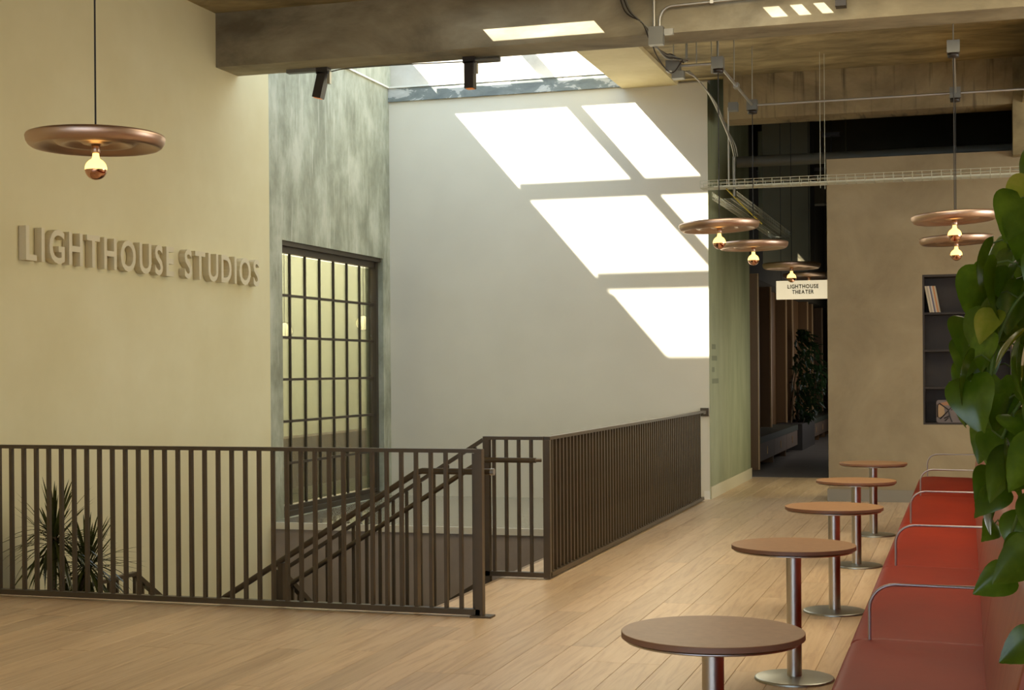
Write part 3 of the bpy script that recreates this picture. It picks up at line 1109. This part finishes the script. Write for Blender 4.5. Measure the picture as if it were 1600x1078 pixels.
wt = wire_tray('long wire basket cable tray crossing in front of the taupe wall', 'wire_tray', 4.6, 'x', (-2.84, 16.42, 3.6), .22, 'wire cable trays')
B(.15, 4.6, .03, .19, .004, .022).build('flat_cable', M['wire'], wt)
wire_tray('dim wire cable tray running back into the dark passage', 'wire_tray', 5.3, 'y', (-2.75, 16.7, 3.5), .28, 'wire cable trays')
for i, x in enumerate((-1.52, -1.48)):
    tag(MB().tube([(x, 16.5 + .1 * i, 3.55), (x, 16.5 + .1 * i, 5.05)], .003, 5).build('tray_hanger', M['wire']),
        ('left' if i == 0 else 'right') + ' one of two thin wires holding the long cable tray at the taupe wall corner', 'wire', 'tray hanger wires')
tag(MB().tube(spline([(-2.56, 16.5, 3.59), (-2.48, 16.8, 3.49), (-2.39, 17.2, 3.38), (-2.31, 17.6, 3.29)], 6), .007, 6).build('yellow_cable', M['yellow_cable']),
    'thin yellow cable sagging from the wire tray', 'cable')

# spots on the beam
def spot(x, label, tilt):
    t = thing('spotlight', label, 'spotlight', (x, 13.36, SOF), 0, 'black spotlights on the beam')
    B(-.06, .06, -.05, .05, -.06, 0).build('mount', M['black_metal'], t)
    B(.045, .075, -.02, .02, -.16, -.03).build('bracket', M['conduit'], t)
    h = B(-.045, .045, -.05, .05, -.25, -.0)
    o = h.build('lamp_head', M['black_metal'], t)
    o.location = (0, 0, -.05)
    o.rotation_euler = (0, tilt, 0)
    g = B(-.034, .034, -.038, .038, -.254, -.249).build('lens', M['orange_glow'], o)
    return t


M['orange_glow'] = emit('spot_lens_glow', (1.0, .30, .04, 1), .3)
s1 = spot(-6.05, 'black spotlight on the left of the beam, tilted, with a glowing lens', R(14))
B(-.38, -.06, -.05, .02, -.035, 0).build('transformer', M['box_grey'], s1)
s2 = spot(-4.52, 'black spotlight hanging straight down in the middle of the beam', 0)
MB().tube([(.06, .0, -.035), (.3, .0, -.035)], .03, 12).build('transformer', M['box_grey'], s2)
tag(MB().tube(spline([(-5.98, 13.40, SOF - .03), (-5.8, 13.40, SOF - .012), (-5.2, 13.41, SOF - .012), (-4.58, 13.4, SOF - .03)], 6), .006, 6).build('lamp_cable', M['box_grey']),
    'thin cable running between the two spotlights under the beam', 'cable')
t3 = thing('spotlight', 'black spotlight box on the beam face at the top right', 'spotlight', (-1.0, 12.98, 4.77), 0, 'black spotlights on the beam')
B(-.045, .045, -.19, -.075, -.12, .3).build('lamp_head', M['black_metal'], t3)
B(-.02, .02, -.075, -.001, .12, .3).build('bracket', M['conduit'], t3)

# things in the dark void
tag(MB().tube([(-3.3, 20.0, 4.37), (2.7, 20.0, 4.37)], .075, 14).build('ceiling_pipe', M['void_pipe']), 'thick grey pipe crossing the dark void above the taupe wall', 'pipe')
rp = thing('lit_patch_panel', 'pale upright panel standing in for a lit wall patch in the dark void behind the cable tray', 'duct', (-2.3, 23.6, 2.4))  # added panel, its pale colour stands for light on the wall
B(-.85, 0, 0, .3, 1.2, 2.95).build('panel', M['void_panel'], rp)
for x in (-.8, -.05): MB().tube([(x, .15, 2.9), (x, .15, 3.2)], .01, 6).build('hanger_rod', M['void_grey'], rp)
B(-.36, -.34, -.02, 0, 1.2, 2.95).build('seam', M['void_grey'], rp)
B(-.14, -.13, -.02, 0, 1.2, 2.95).build('seam', M['void_grey'], rp)
hd = thing('hanging_fixture', 'dark flat fixture hanging under the void ceiling', 'fixture', (-1.75, 20.6, 4.75))
B(-.12, .12, -.08, .08, 0, .04).build('plate', M['black_metal'], hd)
MB().tube([(0, 0, -.25), (0, 0, .85)], .008, 6).build('rod', M['black_metal'], hd)
kb = thing('control_box', 'small grey box on a rod high up in the dark void', 'box', (-1.65, 23.5, 4.1))
B(-.1, .1, -.1, .1, 0, .15).build('box', M['void_grey'], kb)
MB().tube([(-.12, 0, -.1), (-.12, 0, 1.5)], .012, 6).build('rod', M['void_grey'], kb)
pn = thing('window_blind', 'pale grey ribbed panel low in the dark void above the theater sign', 'panel', (-2.5, 30.2, 3.1))
for x in (.05, .8): MB().tube([(x, .025, .6), (x, .025, 2.5)], .006, 5).build('hanger_wire', M['black'], pn)
for k in range(10): B(k * .09, k * .09 + .075, 0, .05, 0, .62).build('slat', M['void_pipe'], pn)

# ------------------------------------------------------------------ theater sign
ts = thing('hanging_sign', 'lit rectangular box sign reading LIGHTHOUSE THEATER', 'sign', (-2.11, 20.3, 2.51))
B(-.36, .36, -.04, .04, 0, .25).build('sign_box', M['sign_face'], ts)
for word, width, z in (('LIGHTHOUSE', .415, .142), ('THEATER', .29, .068)):
    for me, x in text_meshes(word, .055, width, .004, M['ink'], .03, .12, .3):
        o = place('letter', me, ts)
        o.matrix_local = Matrix(((1, 0, 0, x - width / 2), (0, 0, -1, -.0402), (0, 1, 0, z), (0, 0, 0, 1)))
for x in (-.3, .3): MB().tube([(x, 0, .25), (x, 0, 3.09)], .004, 5).build('hanger_wire', M['black'], ts)

# faint markings on the end of the green wall
mk = thing('wall_marking', 'four small faded dark marks stacked on the green wall edge', 'marking', (-2.95, 17.9, 0))
for z, n in ((1.84, 3), (1.70, 4), (1.56, 2), (1.42, 5)):
    for k in range(n):
        B(0, .002, k * .1 - .1, k * .1 - .04, z - .03, z + .03).build('mark', M['mark'], mk)

# ------------------------------------------------------------------ niche shelf with records and case
ni = thing('shelf_niche', 'tall dark wood shelf recess in the taupe wall', 'shelf', (NX0, GY, NZ0))
W_, H_ = NX1 - NX0, NZ1 - NZ0
nb = MB()
nb.box(0, W_, .34, .36, 0, H_)
nb.box(0, .02, 0, .36, 0, H_).box(W_ - .02, W_, 0, .36, 0, H_)
nb.box(.02, W_ - .02, 0, .36, H_ - .025, H_).box(.02, W_ - .02, 0, .36, 0, .02)
nb.build('carcass', M['niche'], ni)
for z in (.425, .855, 1.285): B(.02, W_ - .02, .01, .34, z - .012, z + .012).build('shelf_board', M['niche'], ni)
cols = [srgb(196, 180, 150), srgb(170, 156, 134), srgb(206, 192, 166), srgb(96, 92, 110), srgb(184, 172, 150), srgb(186, 122, 70), srgb(176, 160, 132)]
for k, c in enumerate(cols):
    m = mat('record_sleeve_%d' % k, c, .6)
    o = B(0, .0165, 0, .3, 0, .31).build('record_sleeve', m)
    o.location = (NX0 + .022 + .058 + k * .0172, GY + .02, NZ0 + 1.298)
    o.rotation_euler = (0, R(-10.5), 0)
    tag(o, ['cream record sleeve leaning at the far left of the top shelf', 'pale taupe record sleeve, second in the leaning row', 'light cream record sleeve, third in the leaning row',
            'bluish grey record sleeve in the middle of the leaning row', 'beige record sleeve next to the orange one', 'orange brown record sleeve in the leaning row',
            'tan record sleeve at the right end of the leaning row'][k], 'record', 'records on the top shelf')
cs = thing('printed_case', 'rounded taupe case with bold dark abstract lines in the bottom shelf', 'case', (NX0 + .3, GY + .06, NZ0 + .021))
pr = rounded([(-.155, 0), (.155, 0), (.155, .26), (-.155, .26)], .03)
MB().prism([(a, b) for a, b in pr], 'y', 0, .2).build('body', M['case_grey'], cs)


def front(poly, m, name, y=-.003): return MB().prism(poly, 'y', y, -.0002).build(name, m, cs)


front(rounded([(-.145, .05), (-.06, .09), (-.07, .19), (-.13, .21)], .015), M['case_tan'], 'print_patch')
front([(-.148, .215), (-.02, .25), (-.01, .2), (-.09, .2)], M['case_orange'], 'print_patch')
front([(.03 + .045 * math.cos(a), .15 + .045 * math.sin(a)) for a in [2 * PI * k / 18 for k in range(18)]], M['case_grey'], 'print_disc', -.006)
for pp in ([(-.142, .2), (-.12, .225), (-.02, .15)], [(-.142, .2), (-.14, .07), (-.11, .045), (-.02, .14), (.03, .2)], [(-.02, .14), (0, .06), (.02, .01)],
           [(-.07, .05), (-.01, .08)], [(.1, .03), (.1, .2), (.15, .21)], [(-.06, .02), (-.02, .06)]):
    MB().tube([(a, -.004, b) for a, b in pp], .007, 5).build('print_line', M['black_metal'], cs)
for a in (.015, .045): MB().tube([(a, -.006, .15), (a, -.009, .15)], .008, 8).build('print_dot', M['black_metal'], cs)

# ------------------------------------------------------------------ passage furniture
pw = thing('wood_panelling', 'tall brown wood panelling along the dark passage', 'panelling', (-3.618, 22.9, 0))
B(0, .55, 0, .06, 0, 3.04).build('end_panel', M['walnut'], pw)
B(.535, .552, -.003, .063, 0, 3.04).build('edge_strip', M['pale_edge'], pw)
ys = [26.7, 29.1, 30.2, 33.2, 34.3, 36.7]
for y in ys:
    B(0, .25, y - 22.9, y - 22.9 + .05, .51, 3.04).build('fin_panel', M['walnut'], pw)
    B(.24, .265, y - 22.9 - .003, y - 22.9 + .053, .51, 3.04).build('edge_strip', M['pale_edge'], pw)
for a, b in ((23.0, 26.6), (26.8, 29.0), (29.2, 33.1), (33.3, 41.6)):
    B(0, .06, a - 22.9, b - 22.9, .4, 3.04).build('back_panel', M['walnut'], pw)


def low_bench(y0, y1, lab):
    t = thing('low_bench', lab, 'bench', (-3.54, y0, 0), 0, 'benches in the passage')
    Ln = y1 - y0
    B(0, .48, 0, Ln, .40, .5).build('cushion', M['bench_green'], t)
    nseg = max(2, int(Ln / 1.4))
    for k in range(nseg):
        a, b = Ln * k / nseg, Ln * (k + 1) / nseg
        d = B(.1, .47, a + .01, b - .01, .12, .4).build('drawer', M['bench_base'], t)
        B(.47, .48, (a + b) / 2 - .01, (a + b) / 2 + .01, .2, .32).build('handle', M['pale_edge'], d)
        B(.1, .45, a, a + .06, 0, .12).build('leg', M['walnut'], t)


low_bench(22.97, 28.3, 'dark cushioned bench with drawers at the near end of the passage')
low_bench(31.2, 40.0, 'dark cushioned bench with drawers farther back beyond the passage plant')

# plant in the passage
ft = thing('potted_tree', 'dark glossy leafy tree in a planter between the passage benches', 'plant', (-3.3, 29.7, 0))
MB().box(-.2, .3, -1.2, 1.2, 0, .5).build('planter', M['terracotta'], ft)
stm = MB()
lf = MB()
rr = random.Random(3)
for k in range(5):
    x, y = rr.uniform(-.05, .12), rr.uniform(-.5, .5)
    stm.tube([(x, y, .45), (x + rr.uniform(-.1, .1), y + rr.uniform(-.2, .2), 1.3), (x + rr.uniform(-.1, .3), y + rr.uniform(-.3, .3), 2.0)], [.025, .018, .008], 6)
stm.build('stem', M['bark'], ft)
for k in range(520):
    zz = rr.uniform(.55, 2.35)
    wdt = .55 * math.sin(PI * min(1, max(0, (zz - .3) / 2.2))) + .12
    p = Vector((rr.uniform(-.05, .85) * wdt + .05, rr.uniform(-1, 1) * wdt, zz))
    d = Vector((rr.uniform(-.3, 1), rr.uniform(-1, 1), rr.uniform(-1.2, .1))).normalized()
    sdir = d.cross(Vector((rr.uniform(-.3, .3), rr.uniform(-.3, .3), 1))).normalized()
    L1 = rr.uniform(.14, .24)
    w1 = L1 * .22
    nrm = sdir.cross(d) * (L1 * .08)
    lf.add([p, p + d * L1 * .45 + sdir * w1 + nrm, p + d * L1, p + d * L1 * .45 - sdir * w1 + nrm, p + d * L1 * .45], [(0, 1, 4), (1, 2, 4), (2, 3, 4), (3, 0, 4)])
fo = lf.build('foliage', M['fig_leaf'], ft)
fo['kind'] = 'stuff'

# ------------------------------------------------------------------ dracaena on the landing
dr = thing('spiky_plant', 'spiky dark green dracaena behind the balustrade at lower left', 'plant', (-6.6, 9.6, ZL))
MB().lathe([(.001, .0), (.17, .0), (.21, .4), (.22, .42), (.2, .42), (.19, .38), (.001, .38)], 28).build('pot', M['terracotta'], dr)
MB().lathe([(.001, .365), (.192, .365)], 20).build('soil', M['soil'], dr)
crowns = [((.02, -.02, 1.54), .46, 130), ((.20, .14, 1.32), .42, 105), ((.10, .05, 1.06), .36, 60)]
for (cx_, cy_, cz2), L0, n in crowns:
    MB().tube(spline([(cx_ * .2, cy_ * .2, .36), (cx_ * .5 - .02, cy_ * .5, .8), (cx_, cy_, cz2)], 5), [.03] * 6 + [.026] * 5, 8).build('trunk', M['bark'], dr)


def blade(L0, wd, droop, nseg=6):
    mb = MB()
    vs = []
    for i in range(nseg + 1):
        t = i / nseg
        x = L0 * t * (1 - .12 * droop * t)
        z = -droop * L0 * .55 * t * t
        wv = wd * (math.sin(PI * min(1, .18 + t * .82)) ** .7) + .0006
        vs += [(x, -wv, z + wv * .25), (x, 0, z), (x, wv, z + wv * .25)]
    fs = []
    for i in range(nseg):
        a = i * 3
        fs += [(a, a + 3, a + 4, a + 1), (a + 1, a + 4, a + 5, a + 2)]
    return mb.add(vs, fs, True)


blades = [blade(.46, .012, d_).mesh('leaf', M['dracaena']) for d_ in (.15, .5, .95)]
rr = random.Random(11)
for (cx_, cy_, cz2), L0, n in crowns:
    for k in range(n):
        az = k * 2.39996 + rr.uniform(-.2, .2)
        el = R(rr.uniform(-25, 85)) if k > n * .3 else R(rr.uniform(-50, 25))
        b_ = blades[0 if el > .7 else (1 if rr.random() < .6 else 2)]
        s_ = L0 / .46 * rr.uniform(.75, 1.12)
        room = (cx_ + .34) / max(.05, -math.cos(az) * (math.cos(el) + .55 * abs(math.sin(el))))
        if math.cos(az) < 0: s_ = min(s_, room / .46)
        mw = (Matrix.Translation((cx_, cy_, cz2 + rr.uniform(-.1, .02))) @ Matrix.Rotation(az, 4, 'Z') @ Matrix.Rotation(-el, 4, 'Y')
              @ Matrix.Diagonal((s_, s_, s_, 1)))
        place('leaf', b_, dr, None, None, mw)

# ------------------------------------------------------------------ pothos on the ledge behind the bench
PX_, PY_ = .62, 4.35
po = thing('trailing_pothos', 'large trailing green pothos with heart shaped leaves over the red bench back', 'plant', (PX_, PY_, .93))
MB().lathe([(.001, .0), (.13, .0), (.17, .28), (.18, .3), (.16, .3), (.15, .26), (.001, .26)], 28).build('pot', M['terracotta'], po)
MB().lathe([(.001, .25), (.152, .25)], 20).build('soil', M['soil'], po)
MB().tube([(-.02, 0, .2), (-.04, -.02, 1.15)], .03, 8).build('moss_pole', M['bark'], po)


def heart(L0, fold, curl, seg=7):
    """heart shaped leaf: base at the origin, tip along +x, face up"""
    prof = [(-.10, .20), (-.04, .36), (.10, .45), (.30, .45), (.52, .36), (.74, .22), (.90, .09), (1.0, .004)]
    fine = []
    for a, b in zip(prof, prof[1:]):
        fine += [a, ((a[0] + b[0]) / 2, (a[1] + b[1]) / 2 + .012)]
    prof = fine + [prof[-1]]
    mb = MB()
    vs = []
    for i, (t, wv) in enumerate(prof):
        x = L0 * t
        xm = L0 * max(t, 0.0) if i > 3 else L0 * .012 * i
        zc2 = -curl * L0 * t * t * .5
        wv *= L0
        vs += [(x, -wv, zc2 + fold * wv - curl * wv * wv / L0 * .6), (x, -wv * .5, zc2 + fold * wv * .62), (xm, 0, zc2),
               (x, wv * .5, zc2 + fold * wv * .62), (x, wv, zc2 + fold * wv - curl * wv * wv / L0 * .6)]
    fs = []
    for i in range(len(prof) - 1):
        a = i * 5
        for k in range(4): fs.append((a + k, a + k + 1, a + k + 6, a + k + 5))
    return mb.add(vs, fs, True)


hearts = [heart(.145, f_, c_).mesh('leaf', M['pothos']) for f_, c_ in ((.25, .25), (.45, .6), (.1, .9), (.35, .1))]
heart_y = heart(.145, .3, .4).mesh('leaf', M['pothos_yellow'])
rr = random.Random(23)
vines = []
V0 = Vector((PX_, PY_, .93))
UP = Vector((-.015, 0, .10))


def vine(pts, leaf_gap=.085, size=1.0, r=.0045):
    loc = [Vector(p) - V0 + (UP if k else Vector()) for k, p in enumerate(pts)]
    sp = spline(loc, 8)
    MB().tube(sp, r, 6).build('vine', M['vine'], po)
    acc = 0
    side = 1
    for i in range(1, len(sp)):
        acc += (sp[i] - sp[i - 1]).length
        if acc > leaf_gap:
            acc = 0
            side = -side
            add_leaf(sp[i], size * rr.uniform(.7, 1.15), side)


NLEAF = [0]


def add_leaf(p, size, side=1, az=None, tilt=None, roll=None, stem=True, y=False):
    """p local to the plant; az: heading of the leaf tip, tilt: how far the tip hangs down"""
    NLEAF[0] += 1
    if az is None: az = rr.uniform(R(140), R(300))
    if tilt is None: tilt = R(rr.uniform(25, 85))
    if roll is None: roll = R(rr.uniform(-50, 50))
    off = Vector((math.cos(az), math.sin(az), .25)) * (.05 * size) * rr.uniform(.6, 1.6)
    q = p + off
    lim = (-.05 if V0.z + q.z > 1.5 else .01) - V0.x
    if q.x + .145 * size * math.cos(az) * math.cos(tilt) < lim:
        q.x = max(q.x, lim + .06)
        az = R(rr.uniform(250, 285))
    mw = (Matrix.Translation(q) @ Matrix.Rotation(az, 4, 'Z') @ Matrix.Rotation(tilt, 4, 'Y') @ Matrix.Rotation(roll, 4, 'X')
          @ Matrix.Diagonal((size, size, size, 1)))
    me = heart_y if (y or rr.random() < .05) else rr.choice(hearts)
    o = place('leaf', me, po, None, None, mw)
    if stem:
        MB().tube([p, p + off * .6 + Vector((0, 0, .012)), q], .0024, 4).build('leaf_stalk', M['vine'], po)


# vines leave the pole, arch over towards the bench and hang down (world coordinates)
S_ = (.58, 4.33, 1.2)
for k, (pts, gap, size) in enumerate((
        ([S_, (.50, 4.25, 1.75), (.38, 4.2, 2.0), (.26, 4.15, 1.97), (.16, 4.1, 1.86), (.13, 4.05, 1.70)], .06, .95),
        ([S_, (.50, 4.4, 1.6), (.32, 4.45, 1.82), (.15, 4.45, 1.74), (.05, 4.45, 1.62), (.03, 4.4, 1.50)], .055, .85),
        ([S_, (.46, 4.2, 1.55), (.30, 4.1, 1.72), (.16, 4.05, 1.66), (.09, 4.0, 1.53), (.07, 3.95, 1.40)], .055, .9),
        ([S_, (.44, 4.5, 1.45), (.24, 4.6, 1.60), (.07, 4.6, 1.53), (.0, 4.55, 1.43), (.01, 4.5, 1.34)], .055, .8),
        ([S_, (.44, 4.1, 1.36), (.28, 4.0, 1.46), (.15, 3.95, 1.38), (.10, 3.9, 1.29)], .055, .95),
        ([S_, (.42, 4.2, 1.30), (.29, 4.15, 1.36), (.19, 4.1, 1.24), (.14, 4.1, 1.14)], .07, .85),
        ([(.6, 4.3, 1.2), (.44, 4.0, 1.30), (.29, 3.9, 1.24), (.21, 3.86, 1.10), (.19, 3.84, 1.0), (.22, 3.82, .95)], .10, .8),
        ([S_, (.46, 4.1, 1.65), (.36, 4.0, 1.85), (.28, 3.95, 1.72), (.24, 3.9, 1.5), (.24, 3.9, 1.28)], .06, .95),
        ([S_, (.46, 4.35, 1.35), (.32, 4.4, 1.5), (.20, 4.45, 1.45), (.12, 4.45, 1.34), (.11, 4.4, 1.24)], .06, .85),
        ([S_, (.48, 4.3, 1.9), (.36, 4.3, 2.12), (.27, 4.25, 2.05), (.22, 4.2, 1.86)], .06, .9),
        ([S_, (.44, 4.5, 1.55), (.26, 4.55, 1.68), (.1, 4.55, 1.62), (.04, 4.5, 1.5), (.03, 4.5, 1.40), (.05, 4.5, 1.28)], .05, .8),
        ([S_, (.44, 4.2, 1.35), (.3, 4.2, 1.40), (.2, 4.15, 1.32), (.15, 4.1, 1.18), (.15, 4.1, 1.04)], .06, .85),
        ([S_, (.44, 4.3, 1.8), (.34, 4.3, 1.92), (.2, 4.3, 1.85), (.12, 4.3, 1.72), (.1, 4.3, 1.6)], .05, .9),
        ([S_, (.46, 4.45, 1.5), (.36, 4.5, 1.7), (.22, 4.5, 1.62), (.15, 4.5, 1.46), (.14, 4.5, 1.32)], .055, .85),
        ([S_, (.44, 4.0, 1.5), (.34, 3.95, 1.62), (.27, 3.9, 1.5), (.25, 3.85, 1.34), (.25, 3.85, 1.18)], .065, .9))):
    vine(pts, gap, size)
# big leaves that face the viewer
for (x, y, z, s_, az, ti, ro) in (
        (.25, 3.75, 1.27, 1.0, R(200), R(50), R(-35)), (.17, 3.9, 1.24, .95, R(215), R(40), R(-20)), (.20, 3.8, 1.52, 1.0, R(205), R(70), R(20)),
        (.27, 3.7, 1.72, 1.05, R(220), R(65), R(-30)), (.16, 4.0, 1.72, 1.0, R(195), R(75), R(25)), (.29, 3.8, 1.92, 1.05, R(230), R(70), R(10)),
        (.09, 4.2, 1.60, 1.05, R(250), R(80), R(30)), (.13, 4.1, 1.42, .95, R(240), R(75), R(-10)), (.26, 3.75, 1.40, 1.0, R(250), R(60), R(40)),
        (.21, 3.75, 1.02, .95, R(190), R(35), R(-50)), (.27, 3.7, 1.14, .95, R(230), R(50), R(30)), (.29, 3.7, 1.58, 1.1, R(240), R(70), R(-20))):
    add_leaf(Vector((x, y, z)) - V0 + UP, s_, 1, az, ti, ro)
# trailing ends low over the bench back
vine([(.22, 3.86, 1.25), (.17, 3.9, 1.16), (.13, 3.95, 1.07), (.12, 4.0, 1.0), (.15, 4.0, .965), (.22, 4.0, .97)], .5, .8)
for (x, y, z, s_, az, ti, ro) in ((.12, 4.0, 1.03, .72, R(200), R(28), R(-70)), (.08, 4.2, 1.28, .75, R(215), R(40), R(-40)), (.16, 3.9, 1.33, 1.0, R(195), R(30), R(-60)),
                                  (.09, 4.2, 1.14, .5, R(190), R(20), R(-50)), (.19, 3.9, 1.24, .8, R(240), R(50), R(20)), (.19, 3.9, 1.12, .8, R(225), R(45), R(-30)),
                                  (.10, 4.2, 1.42, .9, R(215), R(60), R(-30)), (.20, 3.65, .92, .7, R(200), R(30), R(-60))):
    add_leaf(Vector((x, y, z)) - V0, s_, 1, az, ti, ro)
add_leaf(Vector((.19, 3.75, 1.64)) - V0, .8, 1, R(200), R(40), R(10), True, True)
